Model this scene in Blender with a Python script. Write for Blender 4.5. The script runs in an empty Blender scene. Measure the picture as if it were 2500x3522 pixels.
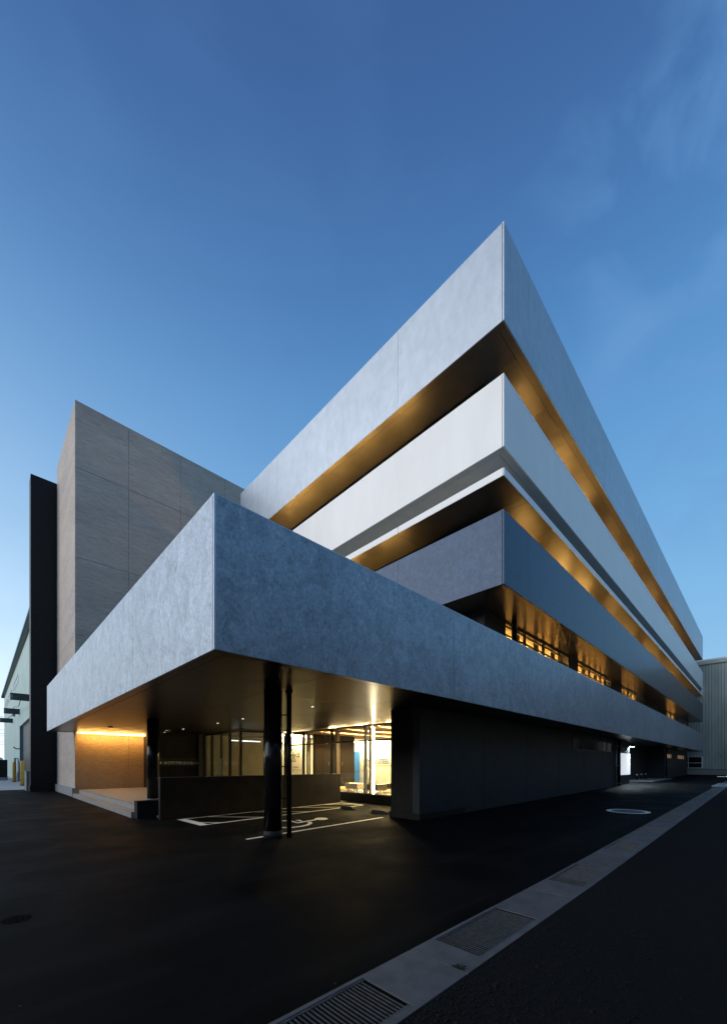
import bpy, bmesh, math, random
from mathutils import Vector
R = math.radians
random.seed(7)
sc = bpy.context.scene
COL = sc.collection

# ------------------------------------------------------------------ camera
# world axes follow the office building: X runs along its right-hand facade, Y along its left-hand one
FX, FY = 0.6998, 0.7148
cam_d = bpy.data.cameras.new('camera')
cam = bpy.data.objects.new('camera', cam_d)
COL.objects.link(cam)
cam.location = (0, 0, 1.6)
cam.rotation_euler = (math.pi / 2, 0, -math.atan2(FX, FY))
cam_d.sensor_fit = 'HORIZONTAL'
cam_d.sensor_width = 36
cam_d.lens = 1348 / 2500 * 36
cam_d.shift_y = 0.3476
cam_d.clip_end = 5000
cam_d.clip_start = 0.05
sc.camera = cam

# ------------------------------------------------------------------ sky
SUN_AZ = R(150)       # direction of the afterglow, measured from +X towards +Y
SUN_EL = R(22)
world = bpy.data.worlds.new('World')
sc.world = world
world.use_nodes = True
wt = world.node_tree
wt.nodes.clear()


def wn(kind, **kw):
    n = wt.nodes.new(kind)
    for k, v in kw.items():
        setattr(n, k, v)
    return n


w_out = wn('ShaderNodeOutputWorld')
w_bg = wn('ShaderNodeBackground')
wt.links.new(w_bg.outputs[0], w_out.inputs[0])
sky = wn('ShaderNodeTexSky', sky_type='NISHITA')
sky.sun_disc = False
sky.sun_elevation = R(0.5)
sky.sun_rotation = R(90) - SUN_AZ
sky.ozone_density = 3.0
sky.dust_density = 1.0
tc = wn('ShaderNodeTexCoord')
sep = wn('ShaderNodeSeparateXYZ')
wt.links.new(tc.outputs['Generated'], sep.inputs[0])


def wmath(op, a, b=None, clamp=False):
    n = wn('ShaderNodeMath', operation=op)
    n.use_clamp = clamp
    for i, s in enumerate((a, b)):
        if s is None:
            continue
        if isinstance(s, (int, float)):
            n.inputs[i].default_value = s
        else:
            wt.links.new(s, n.inputs[i])
    return n.outputs[0]


ramp = wn('ShaderNodeValToRGB')
cr = ramp.color_ramp
cr.interpolation = 'B_SPLINE'
STOPS = [(0.0, (.38, .56, .82)), (.10, (.34, .58, .85)), (.25, (.25, .54, .84)), (.48, (.165, .41, .74)),
         (.66, (.100, .298, .615)), (.80, (.058, .166, .415)), (.9, (.044, .112, .30)), (1.0, (.038, .098, .27))]
while len(cr.elements) < len(STOPS):
    cr.elements.new(.5)
for e, (p, c) in zip(cr.elements, STOPS):
    e.position = p
    e.color = (*c, 1)
wt.links.new(sep.outputs[2], ramp.inputs[0])
# afterglow round the horizon on the sunset side
dx = wmath('MULTIPLY', sep.outputs[0], math.cos(SUN_AZ))
dy = wmath('MULTIPLY', sep.outputs[1], math.sin(SUN_AZ))
dot = wmath('ADD', dx, dy)
glow = wmath('POWER', wmath('MAXIMUM', wmath('ADD', wmath('MULTIPLY', dot, .5), .5), 0), 2.5)
fall = wmath('POWER', wmath('SUBTRACT', 1.0, wmath('MAXIMUM', sep.outputs[2], 0.0), True), 2.2)
gf = wmath('MULTIPLY', glow, fall)
glow_mix = wn('ShaderNodeMixRGB', blend_type='ADD')
glow_mix.inputs[2].default_value = (1.5, 1.34, 1.05, 1)
wt.links.new(gf, glow_mix.inputs[0])
wt.links.new(ramp.outputs[0], glow_mix.inputs[1])
# thin high cloud wisps
mp = wn('ShaderNodeMapping')
mp.inputs['Scale'].default_value = (1.8, 2.4, 3.6)
mp.inputs['Rotation'].default_value = (.3, .2, .5)
mp.inputs['Location'].default_value = (2.3, 1.1, .2)
wt.links.new(tc.outputs['Generated'], mp.inputs[0])
nz = wn('ShaderNodeTexNoise')
nz.inputs['Scale'].default_value = 3.2
nz.inputs['Detail'].default_value = 5
nz.inputs['Roughness'].default_value = .5
nz.inputs['Distortion'].default_value = .5
wt.links.new(mp.outputs[0], nz.inputs[0])
cl = wn('ShaderNodeValToRGB')
cl.color_ramp.elements[0].position = .47
cl.color_ramp.elements[1].position = .72
cl.color_ramp.elements[1].color = (.66, .66, .66, 1)
wt.links.new(nz.outputs[0], cl.inputs[0])
cmix = wn('ShaderNodeMixRGB')
cmix.inputs[2].default_value = (.15, .34, .66, 1)
# the wisps gather high on the right, thin out elsewhere
vd = wn('ShaderNodeVectorMath', operation='DOT_PRODUCT')
vd.inputs[1].default_value = (.735, -.10, .670)
wt.links.new(tc.outputs['Generated'], vd.inputs[0])
patch = wn('ShaderNodeMapRange', interpolation_type='SMOOTHSTEP')
patch.inputs['From Min'].default_value = .90
patch.inputs['From Max'].default_value = .985
patch.inputs['To Min'].default_value = .10
wt.links.new(vd.outputs['Value'], patch.inputs['Value'])
clf = wmath('MULTIPLY', cl.outputs[0], patch.outputs[0])
wt.links.new(clf, cmix.inputs[0])
wt.links.new(glow_mix.outputs[0], cmix.inputs[1])
# physical sky blended in
nmix = wn('ShaderNodeMixRGB')
nmix.inputs[0].default_value = .04
wt.links.new(cmix.outputs[0], nmix.inputs[1])
wt.links.new(sky.outputs[0], nmix.inputs[2])
wt.links.new(nmix.outputs[0], w_bg.inputs[0])
w_bg.inputs[1].default_value = 1.0

# soft last light from the sunset side
sun_d = bpy.data.lights.new('sun', 'SUN')
sun_d.energy = 1.6
sun_d.angle = R(50)
sun_d.color = (1, .975, .95)
sun = bpy.data.objects.new('sun', sun_d)
COL.objects.link(sun)
sdir = Vector((math.cos(SUN_AZ) * math.cos(SUN_EL), math.sin(SUN_AZ) * math.cos(SUN_EL), math.sin(SUN_EL)))
sun.rotation_euler = sdir.to_track_quat('Z', 'Y').to_euler()
sun.location = (-20, 10, 30)

vs = sc.view_settings
vs.view_transform = 'Standard'
vs.look = 'None'
vs.exposure = 0
vs.gamma = 1
vs.use_curve_mapping = False
sc.cycles.use_denoising = True
sc.cycles.max_bounces = 8
sc.cycles.transparent_max_bounces = 16
sc.cycles.sample_clamp_indirect = 6

# ------------------------------------------------------------------ materials
MATS = {}


def base_mat(name):
    m = bpy.data.materials.new(name)
    m.use_nodes = True
    nt = m.node_tree
    MATS[name] = m
    return m, nt, nt.nodes['Principled BSDF']


def pos_noise(nt, scale, stretch=(1, 1, 1), detail=5, rough=.6, dist=0):
    g = nt.nodes.new('ShaderNodeNewGeometry')
    mp = nt.nodes.new('ShaderNodeMapping')
    mp.inputs['Scale'].default_value = stretch
    nt.links.new(g.outputs['Position'], mp.inputs[0])
    n = nt.nodes.new('ShaderNodeTexNoise')
    n.inputs['Scale'].default_value = scale
    n.inputs['Detail'].default_value = detail
    n.inputs['Roughness'].default_value = rough
    n.inputs['Distortion'].default_value = dist
    nt.links.new(mp.outputs[0], n.inputs[0])
    return n.outputs[0]


def ramp2(nt, fac, p0, c0, p1, c1):
    r = nt.nodes.new('ShaderNodeValToRGB')
    r.color_ramp.elements[0].position = p0
    r.color_ramp.elements[0].color = (*c0, 1) if len(c0) == 3 else c0
    r.color_ramp.elements[1].position = p1
    r.color_ramp.elements[1].color = (*c1, 1) if len(c1) == 3 else c1
    nt.links.new(fac, r.inputs[0])
    return r.outputs[0]


def mixrgb(nt, mode, fac, a, b):
    n = nt.nodes.new('ShaderNodeMixRGB')
    n.blend_type = mode
    for i, s in enumerate((fac, a, b)):
        if hasattr(s, 'links'):
            nt.links.new(s, n.inputs[i])
        else:
            n.inputs[i].default_value = s if i == 0 else (*s, 1)
    return n.outputs[0]


def bump(nt, b, height, strength, dist):
    n = nt.nodes.new('ShaderNodeBump')
    n.inputs['Strength'].default_value = strength
    n.inputs['Distance'].default_value = dist
    nt.links.new(height, n.inputs['Height'])
    nt.links.new(n.outputs[0], b.inputs['Normal'])


def noisy(name, c0, c1, scale=3, stretch=(1, 1, 1), rough=.6, metal=0, p0=.35, p1=.65, detail=6, nrough=.6,
          bump_s=0, bump_d=.01, bump_scale=None, spec=.5, tone=.05, dist=0, big=0, coat=0, coat_r=.25, cloud=0):
    """two-tone surface: fine mottling, slow large-scale drift, a little shade difference from piece to piece"""
    m, nt, b = base_mat(name)
    n = pos_noise(nt, scale, stretch, detail, nrough, dist)
    c = ramp2(nt, n, p0, c0, p1, c1)
    if big:
        n2 = pos_noise(nt, .35, (1, 1, .8), 3, .5)
        c = mixrgb(nt, 'MULTIPLY', 1.0, c, ramp2(nt, n2, .3, (1 - big,) * 3, .7, (1, 1, 1)))
    if cloud:      # patches a few hand-widths across, with harder-edged dark flecks
        n5 = pos_noise(nt, 2.6, (1, 1, .8), 7, .7, 1.2)
        c = mixrgb(nt, 'MULTIPLY', 1.0, c, ramp2(nt, n5, .36, (1 - cloud,) * 3, .62, (1.05, 1.05, 1.05)))
        n6 = pos_noise(nt, 7, (1, 1, .6), 6, .7, 1.0)
        c = mixrgb(nt, 'MULTIPLY', 1.0, c, ramp2(nt, n6, .30, (1 - cloud * 1.3,) * 3, .42, (1, 1, 1)))
    if tone:
        oi = nt.nodes.new('ShaderNodeObjectInfo')
        c = mixrgb(nt, 'MULTIPLY', 1.0, c, ramp2(nt, oi.outputs['Random'], 0, (1 - tone,) * 3, 1, (1, 1, 1)))
    nt.links.new(c, b.inputs['Base Color'])
    b.inputs['Roughness'].default_value = rough
    b.inputs['Metallic'].default_value = metal
    b.inputs['Specular IOR Level'].default_value = spec
    b.inputs['Coat Weight'].default_value = coat
    b.inputs['Coat Roughness'].default_value = coat_r
    if bump_s:
        h = pos_noise(nt, bump_scale, stretch, 8, .65) if bump_scale else n
        bump(nt, b, h, bump_s, bump_d)
    return m


def emit(name, col, strength):
    m, nt, b = base_mat(name)
    b.inputs['Base Color'].default_value = (*col, 1)
    b.inputs['Emission Color'].default_value = (*col, 1)
    b.inputs['Emission Strength'].default_value = strength
    return m


def glass(name, tint=(.93, .95, .94), ior=1.5, rough=0.0):
    m, nt, b = base_mat(name)
    nt.nodes.remove(b)
    out = nt.nodes['Material Output']
    tr = nt.nodes.new('ShaderNodeBsdfTransparent')
    tr.inputs[0].default_value = (*tint, 1)
    gl = nt.nodes.new('ShaderNodeBsdfGlossy')
    gl.inputs['Roughness'].default_value = rough
    fr = nt.nodes.new('ShaderNodeFresnel')
    fr.inputs[0].default_value = ior
    mx = nt.nodes.new('ShaderNodeMixShader')
    # only the outer face of the sheet mirrors, so the sheet does not trap light
    ge = nt.nodes.new('ShaderNodeNewGeometry')
    k = nt.nodes.new('ShaderNodeMath')
    k.operation = 'SUBTRACT'
    k.inputs[0].default_value = 1
    nt.links.new(ge.outputs['Backfacing'], k.inputs[1])
    k2 = nt.nodes.new('ShaderNodeMath')
    k2.operation = 'MULTIPLY'
    nt.links.new(fr.outputs[0], k2.inputs[0])
    nt.links.new(k.outputs[0], k2.inputs[1])
    nt.links.new(k2.outputs[0], mx.inputs[0])
    nt.links.new(tr.outputs[0], mx.inputs[1])
    nt.links.new(gl.outputs[0], mx.inputs[2])
    nt.links.new(mx.outputs[0], out.inputs[0])
    return m


V = (1, 1, .35)          # vertical drag of the mottling
noisy('zinc_panel', (.32, .365, .435), (.62, .68, .76), 22, (1, 1, .7), .45, .35, .36, .63, 9, .75, tone=.05, big=.16, bump_s=.05, bump_d=.004, dist=.8, coat=.2, coat_r=.3, cloud=.30)
noisy('silver_panel', (.45, .49, .54), (.515, .56, .61), 3.5, (1, 1, .6), .5, .42, .35, .65, 5, .6, tone=.05, big=.07, coat=.3, coat_r=.22)
noisy('white_panel', (.85, .81, .765), (.90, .86, .815), 1.5, (1, 1, .3), .55, .1, .3, .7, 4, .5, tone=.015, big=.03, coat=.2, coat_r=.3)
noisy('slate_panel', (.014, .033, .07), (.036, .066, .12), 11, (1, 1, .7), .42, .6, .36, .68, 8, .7, tone=.06, big=.15, dist=.6, coat=.2, coat_r=.2, cloud=.2)
noisy('panel_core', (.02, .02, .022), (.03, .03, .032), 5, rough=.7, tone=0)
noisy('edge_trim', (.50, .52, .56), (.60, .62, .66), 5, rough=.4, metal=.5, tone=0)
noisy('soffit_metal', (.24, .215, .18), (.28, .25, .21), 2.0, (1, 1, 1), .34, .5, tone=.05, spec=.5)
noisy('soffit_bounce', (.50, .50, .48), (.56, .56, .54), 2.0, (1, 1, 1), .38, .35, tone=.04)  # paler copy of the soffit metal, bounce off the eave put into its colour
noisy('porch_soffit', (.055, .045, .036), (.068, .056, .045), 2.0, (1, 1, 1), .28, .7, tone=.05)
noisy('dark_cladding', (.022, .029, .036), (.032, .041, .050), 4, V, .5, .1, tone=.06, big=.2)
noisy('dark_wall', (.013, .011, .0095), (.024, .0205, .0175), 3, (1, 1, .5), .55, spec=.2, tone=0, big=.2, bump_s=.1, bump_d=.004, bump_scale=30)
noisy('black_slab', (.006, .0055, .006), (.010, .0092, .010), 4, rough=.5, spec=.25, tone=0, big=.2)
noisy('black_metal', (.006, .006, .0065), (.009, .009, .0095), 5, rough=.13, spec=.18, tone=0)
noisy('black_frame', (.012, .012, .012), (.018, .017, .016), 5, rough=.35, tone=0)
noisy('grey_metal', (.20, .21, .22), (.27, .28, .29), 6, rough=.4, metal=.4, tone=0)
noisy('dark_steel', (.05, .055, .06), (.085, .09, .095), 8, rough=.5, metal=.4, tone=.05)
noisy('white_paint', (.66, .64, .60), (.80, .78, .74), 14, rough=.65, p0=.25, p1=.5, tone=0, bump_s=.1, bump_d=.002)
noisy('white_metal', (.70, .70, .70), (.78, .78, .78), 4, rough=.4, tone=0)
noisy('mint_wall', (.40, .53, .47), (.47, .60, .53), 1.2, (1, 1, .25), .6, tone=.02, big=.12)
noisy('teal_reveal', (.12, .19, .23), (.15, .22, .26), 2, (1, 1, .3), .6, tone=0)
noisy('siding', (.42, .47, .42), (.52, .57, .51), 1.5, (1, 1, .2), .5, .1, tone=.10, big=.2)
noisy('plinth_concrete', (.26, .26, .26), (.34, .34, .34), 4, rough=.8, tone=.05, big=.2, bump_s=.15, bump_d=.004)
noisy('kerb_concrete', (.085, .083, .082), (.125, .122, .12), 5, rough=.75, tone=.14, big=.25, bump_s=.2, bump_d=.003, bump_scale=60)
noisy('apron_concrete', (.34, .36, .38), (.42, .44, .46), 1.5, rough=.8, tone=0, big=.2)
noisy('deck_stone', (.30, .27, .24), (.38, .34, .30), 6, rough=.5, tone=.06, bump_s=.08, bump_d=.002, bump_scale=50)
noisy('grate_steel', (.09, .09, .095), (.16, .16, .165), 20, rough=.45, metal=.6, tone=.2)
noisy('pit', (.004, .004, .004), (.0055, .0055, .0055), 5, spec=.03, rough=.9, tone=0)
noisy('rubber', (.012, .012, .012), (.02, .02, .02), 10, rough=.6, tone=0)
noisy('yellow_paint', (.62, .36, .05), (.70, .42, .07), 5, rough=.45, tone=0)
noisy('plaster', (.70, .68, .62), (.76, .74, .68), 2, rough=.7, tone=.02)
noisy('room_wall', (.55, .45, .32), (.60, .50, .36), 2, rough=.7, tone=.05)
noisy('room_ceiling', (.62, .50, .34), (.66, .54, .38), 2, rough=.7, tone=0)
noisy('olive_blind', (.20, .17, .10), (.24, .20, .12), 3, (1, 1, .2), .7, tone=.1)
noisy('slat_wood', (.46, .30, .15), (.60, .40, .21), 6, (.15, 3, 3), .5, tone=.15)
noisy('partition', (.012, .010, .008), (.017, .014, .011), 3, rough=.6, spec=.1, tone=.05)
noisy('lobby_floor', (.22, .20, .17), (.28, .25, .21), 5, rough=.25, tone=0)
noisy('cream_leather', (.52, .46, .37), (.60, .53, .43), 10, rough=.5, tone=.06, bump_s=.05, bump_d=.002)
noisy('dark_leather', (.05, .045, .04), (.07, .062, .055), 10, rough=.45, tone=.05)
noisy('blue_plastic', (.02, .13, .42), (.025, .15, .48), 5, rough=.35, tone=0)
noisy('blue_letter', (.03, .08, .18), (.035, .09, .2), 5, rough=.4, tone=0)
noisy('bronze_letter', (.05, .042, .02), (.06, .05, .025), 5, rough=.4, tone=0)
noisy('steel_letter', (.62, .58, .54), (.70, .66, .62), 5, rough=.35, metal=.3, tone=0)
noisy('weed_green', (.016, .021, .009), (.026, .032, .014), 20, rough=.6, tone=.2)
noisy('post_tan', (.16, .135, .10), (.19, .16, .12), 4, rough=.6, tone=0)
noisy('olive_wall', (.20, .175, .105), (.25, .22, .14), 2, rough=.7, tone=0)
noisy('soffit_gloss', (.19, .16, .125), (.23, .195, .155), 2.0, rough=.25, metal=.8, tone=.05)
noisy('collar_grey', (.018, .018, .019), (.028, .028, .029), 6, spec=.2, rough=.6, tone=0)
noisy('hill_green', (.012, .016, .018), (.02, .026, .028), .02, rough=.9, tone=0)
noisy('wire_black', (.02, .02, .022), (.03, .03, .032), 5, rough=.5, tone=0)
noisy('tank_paint', (.42, .55, .50), (.48, .60, .55), 2, rough=.5, tone=0)
noisy('dark_glass', (.012, .014, .018), (.016, .018, .022), 2, rough=.06, spec=.35, tone=0)
noisy('pebble', (.006, .0058, .0055), (.018, .0175, .0165), 40, spec=.2, rough=.8, tone=.3)
noisy('opposite_wall', (.20, .21, .18), (.26, .27, .23), .8, (1, 1, .2), .7, tone=.02, big=.3)

# tower concrete: fine horizontal grain, light and dark drifts
m, nt, b = base_mat('tower_concrete')
n1 = pos_noise(nt, 1.0, (2.6, 2.6, 34), 9, .78)
n2 = pos_noise(nt, 1.0, (.35, .35, 1.6), 4, .55)
n3 = pos_noise(nt, 60, (1, 1, 1.6), 3, .6)
c = ramp2(nt, n1, .36, (.41, .335, .28), .66, (.72, .60, .515))
c = mixrgb(nt, 'MULTIPLY', 1, c, ramp2(nt, n2, .3, (.84, .84, .85), .7, (1.04, 1.03, 1.02)))
c = mixrgb(nt, 'MULTIPLY', .5, c, ramp2(nt, n3, .35, (.75, .75, .75), .65, (1.1, 1.1, 1.1)))
nt.links.new(c, b.inputs['Base Color'])
b.inputs['Roughness'].default_value = .8
bump(nt, b, n1, .35, .012)
# split-face porch wall
m, nt, b = base_mat('chipped_stone')
n1 = pos_noise(nt, 1.0, (5, 5, 16), 7, .65, .8)
n2 = pos_noise(nt, 34, (.6, .6, 1.6), 4, .6)
c = ramp2(nt, n1, .3, (.34, .26, .17), .7, (.50, .39, .265))
nt.links.new(c, b.inputs['Base Color'])
b.inputs['Roughness'].default_value = .85
hh = mixrgb(nt, 'MIX', .3, n1, n2)
bump(nt, b, hh, 1.0, .09)
# asphalt
m, nt, b = base_mat('asphalt')
n1 = pos_noise(nt, 160, (1, 1, 1), 3, .7)
n2 = pos_noise(nt, .8, (1, 1, 1), 6, .6, .5)
c = ramp2(nt, n1, .3, (.003, .003, .003), .75, (.0105, .0102, .01))
c = mixrgb(nt, 'MULTIPLY', 1, c, ramp2(nt, n2, .3, (.5, .48, .46), .72, (1.5, 1.46, 1.42)))
n4 = pos_noise(nt, .9, (.16, 1.3, 1), 5, .6, .4)
c = mixrgb(nt, 'MULTIPLY', 1, c, ramp2(nt, n4, .5, (.85, .85, .85), .72, (2.0, 1.9, 1.8)))
g = nt.nodes.new('ShaderNodeNewGeometry')
vor = nt.nodes.new('ShaderNodeTexVoronoi')
vor.inputs['Scale'].default_value = 4.5
nt.links.new(g.outputs['Position'], vor.inputs['Vector'])
spk = ramp2(nt, vor.outputs['Distance'], .018, (.16, .155, .15), .026, (0, 0, 0))
c = mixrgb(nt, 'ADD', 1, c, spk)
nt.links.new(c, b.inputs['Base Color'])
nt.links.new(ramp2(nt, n2, .3, (.55, .55, .55), .7, (.8, .8, .8)), b.inputs['Roughness'])
b.inputs['Specular IOR Level'].default_value = .03
bump(nt, b, n1, .5, .006)
noisy('gravel_bed', (.005, .005, .005), (.015, .0145, .014), 55, spec=.1, rough=.9, tone=0, bump_s=.9, bump_d=.03, p0=.3, p1=.75)

WARM = (1.0, .56, .17)
emit('room_tube', (1.0, .60, .18), 420)
emit('wall_wash', (1.0, .76, .36), 240)
emit('soffit_glow_strip', (1.0, .60, .18), 95)
emit('lobby_tube', (1.0, .72, .32), 520)
emit('line_light', (1.0, .80, .52), 22)
emit('cove_light', (1.0, .50, .125), 250)
emit('floor_glow', (1.0, .50, .14), 2.2)
emit('white_tube', (.80, .92, 1.0), 2.6)
emit('spot_glow', (1.0, .86, .66), 2.2)
emit('sign_light', (.93, .97, 1.0), .62)
emit('yard_light', (.72, .90, 1.0), 1700)
emit('soft_uplight', (.72, .90, 1.0), 7)
emit('amber_window', (1.0, .62, .32), .16)
emit('machine_glow', (.85, .93, 1.0), 2.2)
emit('slot_light', (1.0, .83, .40), 1.5)
glass('clear_glass')
glass('office_glass', (.90, .88, .82))

# ------------------------------------------------------------------ builders
MESHES = {}


def wloc(o):
    v = Vector((0, 0, 0))
    while o:
        v = v + Vector(o.location)
        o = o.parent
    return v


def link(name, data, pos, parent=None, rot=(0, 0, 0)):
    o = bpy.data.objects.new(name, data)
    COL.objects.link(o)
    o.parent = parent
    o.location = Vector(pos) - (wloc(parent) if parent else Vector((0, 0, 0)))
    o.rotation_euler = rot
    return o


def tag(o, label=None, cat=None, group=None, kind=None):
    for k, v in (('label', label), ('category', cat), ('group', group), ('kind', kind)):
        if v:
            o[k] = v
    return o


def thing(name, pos, label, cat, group=None, kind=None):
    return tag(link(name, None, pos), label, cat, group, kind)


def mesh_from(bm, name, mat):
    me = bpy.data.meshes.new(name)
    bm.to_mesh(me)
    bm.free()
    if isinstance(mat, str):
        mat = [mat]
    for k in mat:
        me.materials.append(MATS[k])
    return me


def bm_box(bm, lo, hi, mi=0):
    vs_ = [bm.verts.new((x, y, z)) for z in (lo[2], hi[2]) for y in (lo[1], hi[1]) for x in (lo[0], hi[0])]
    for q in ((0, 2, 3, 1), (4, 5, 7, 6), (0, 1, 5, 4), (2, 6, 7, 3), (0, 4, 6, 2), (1, 3, 7, 5)):
        f = bm.faces.new([vs_[i] for i in q])
        f.material_index = mi
    return vs_


def box(name, x0, x1, y0, y1, z0, z1, mat, parent=None, bev=0.0, rot=(0, 0, 0)):
    s = (round(x1 - x0, 4), round(y1 - y0, 4), round(z1 - z0, 4))
    key = (s, mat, bev)
    if key not in MESHES:
        bm = bmesh.new()
        bm_box(bm, (-s[0] / 2, -s[1] / 2, -s[2] / 2), (s[0] / 2, s[1] / 2, s[2] / 2))
        if bev:
            bmesh.ops.bevel(bm, geom=bm.edges[:], offset=bev, segments=2, affect='EDGES', profile=.6)
        MESHES[key] = mesh_from(bm, name, mat)
    return link(name, MESHES[key], ((x0 + x1) / 2, (y0 + y1) / 2, (z0 + z1) / 2), parent, rot)


def multi(name, boxes, mat, parent=None, pos=(0, 0, 0)):
    """several touching boxes as one mesh (world coordinates)"""
    bm = bmesh.new()
    p = Vector(pos)
    for (x0, x1, y0, y1, z0, z1) in boxes:
        bm_box(bm, Vector((x0, y0, z0)) - p, Vector((x1, y1, z1)) - p)
    return link(name, mesh_from(bm, name, mat), pos, parent)


def cyl(name, x, y, z0, z1, r, mat, parent=None, seg=32, r2=None, cap=0.0):
    key = (round(z1 - z0, 4), r, r2, mat, seg, cap)
    if key not in MESHES:
        bm = bmesh.new()
        h = z1 - z0
        prof = [(0, 0), (r, 0), (r if r2 is None else r2, h - cap)]
        if cap:
            rr = r if r2 is None else r2
            prof += [(rr * .92, h - cap * .45), (rr * .7, h - cap * .12)]
        prof += [(0, h)]
        rings = []
        for (rad, zz) in prof:
            if rad == 0:
                rings.append([bm.verts.new((0, 0, zz))])
            else:
                rings.append([bm.verts.new((rad * math.cos(2 * math.pi * i / seg), rad * math.sin(2 * math.pi * i / seg), zz)) for i in range(seg)])
        for a, bb in zip(rings, rings[1:]):
            for i in range(seg):
                j = (i + 1) % seg
                if len(a) == 1:
                    bm.faces.new((a[0], bb[j], bb[i]))
                elif len(bb) == 1:
                    bm.faces.new((a[i], a[j], bb[0]))
                else:
                    f = bm.faces.new((a[i], a[j], bb[j], bb[i]))
                    f.smooth = True
        MESHES[key] = mesh_from(bm, name, mat)
    return link(name, MESHES[key], (x, y, z0), parent)


def tube(name, pts, r, mat, parent=None, seg=8, pos=(0, 0, 0)):
    bm = bmesh.new()
    p0 = Vector(pos)
    pts = [Vector(p) - p0 for p in pts]
    rings = []
    for i, p in enumerate(pts):
        d = (pts[min(i + 1, len(pts) - 1)] - pts[max(i - 1, 0)]).normalized()
        up = Vector((0, 0, 1)) if abs(d.z) < .9 else Vector((1, 0, 0))
        a = d.cross(up).normalized()
        b_ = d.cross(a).normalized()
        rings.append([bm.verts.new(p + a * r * math.cos(2 * math.pi * k / seg) + b_ * r * math.sin(2 * math.pi * k / seg)) for k in range(seg)])
    for a, b_ in zip(rings, rings[1:]):
        for k in range(seg):
            f = bm.faces.new((a[k], a[(k + 1) % seg], b_[(k + 1) % seg], b_[k]))
            f.smooth = True
    bm.faces.new(rings[0])
    bm.faces.new(rings[-1][::-1])
    bmesh.ops.recalc_face_normals(bm, faces=bm.faces[:])
    return link(name, mesh_from(bm, name, mat), pos, parent)


def prism(name, pts, thick, mat, parent=None, pos=(0, 0, 0), frame=None):
    """flat outline pts (2D) extruded by thick; frame maps (a, b, c) to world offsets"""
    frame = frame or (Vector((1, 0, 0)), Vector((0, 1, 0)), Vector((0, 0, 1)))
    bm = bmesh.new()
    lo = [bm.verts.new(frame[0] * a + frame[1] * b_) for a, b_ in pts]
    hi = [bm.verts.new(frame[0] * a + frame[1] * b_ + frame[2] * thick) for a, b_ in pts]
    bm.faces.new(lo[::-1])
    bm.faces.new(hi)
    for i in range(len(pts)):
        j = (i + 1) % len(pts)
        bm.faces.new((lo[i], lo[j], hi[j], hi[i]))
    bmesh.ops.recalc_face_normals(bm, faces=bm.faces[:])
    return link(name, mesh_from(bm, name, mat), pos, parent)


def text(name, body, size, mat, pos, rot, parent=None, depth=.01, bold=0.0, align='LEFT', spacing=1.0):
    cu = bpy.data.curves.new(name, 'FONT')
    cu.body = body
    cu.size = size
    cu.extrude = depth
    cu.offset = bold
    cu.align_x = align
    cu.space_character = spacing
    tmp = bpy.data.objects.new('tmp', cu)
    COL.objects.link(tmp)
    dg = bpy.context.evaluated_depsgraph_get()
    dg.update()
    me = bpy.data.meshes.new_from_object(tmp.evaluated_get(dg))
    bpy.data.objects.remove(tmp)
    me.materials.clear()
    me.materials.append(MATS[mat])
    return link(name, me, pos, parent, rot)


def gz(x):
    """the yard rises a little towards the far end of the building"""
    return min(max(0.0, (x - 6.0) * .008), .25)


# ------------------------------------------------------------------ ground
bm = bmesh.new()
xs = [-1500, -60, -5, 6, 12, 20, 28, 37.25, 80, 1500]
ys = [-1500, -60, -5, 2.1, 12, 40, 90, 1500]
grid = [[bm.verts.new((x, y, gz(x))) for y in ys] for x in xs]
for i in range(len(xs) - 1):
    for j in range(len(ys) - 1):
        bm.faces.new((grid[i][j], grid[i + 1][j], grid[i + 1][j + 1], grid[i][j + 1]))
ground = link('ground', mesh_from(bm, 'ground', 'asphalt'), (0, 0, 0))
tag(ground, 'black asphalt yard in front of the building', 'ground', kind='structure')

# distant hills all round
bm = bmesh.new()
N = 180
lo, hi = [], []
for i in range(N):
    a = 2 * math.pi * i / N
    r = 1150
    h = 16 + 12 * math.sin(3 * a + 1) + 9 * math.sin(7 * a + .3) + 6 * math.sin(15 * a + 2) + random.uniform(-2, 2)
    h = max(h, 6)
    lo.append(bm.verts.new((r * math.cos(a), r * math.sin(a), -3)))
    hi.append((bm.verts.new(((r + 60) * math.cos(a), (r + 60) * math.sin(a), h)), bm.verts.new(((r + 260) * math.cos(a), (r + 260) * math.sin(a), -3))))
for i in range(N):
    j = (i + 1) % N
    for q in ((lo[i], lo[j], hi[j][0], hi[i][0]), (hi[i][0], hi[j][0], hi[j][1], hi[i][1])):
        f = bm.faces.new(q)
        f.smooth = True
tag(link('hills', mesh_from(bm, 'hills', 'hill_green'), (0, 0, 0)), 'low dark hills on the horizon', 'hills', kind='structure')

# concrete apron before the green factory
apron = multi('apron', [(-25, 2.75, 32.3, 120, -.1, .03)], 'apron_concrete')
tag(apron, 'pale concrete apron before the green factory door', 'apron', kind='structure')

# ------------------------------------------------------------------ drainage channel
chan = tag(link('drainage_channel', None, (0, 0, 0)), 'concrete drainage channel with steel grates crossing the dark yard', 'channel', kind='structure')
Y0, Y1 = 1.57, 2.12
GA, GB = 1.63, 2.085
grates = [(.9, 2.04), (2.95, 4.1), (5.6, 6.8)]
while grates[-1][1] < 44:
    a = grates[-1][0] + 2.66
    grates.append((a, a + 1.18))
PITCH = -math.atan(.008)


def kslab(x0, x1):
    cxm = (x0 + x1) / 2
    z = gz(cxm)
    rot = (0, PITCH if 6 < cxm < 37 else 0, 0)
    box('concrete_slab', x0, x1, Y0, Y1, z - .25, z + .012, 'kerb_concrete', chan, .006, rot)


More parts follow.
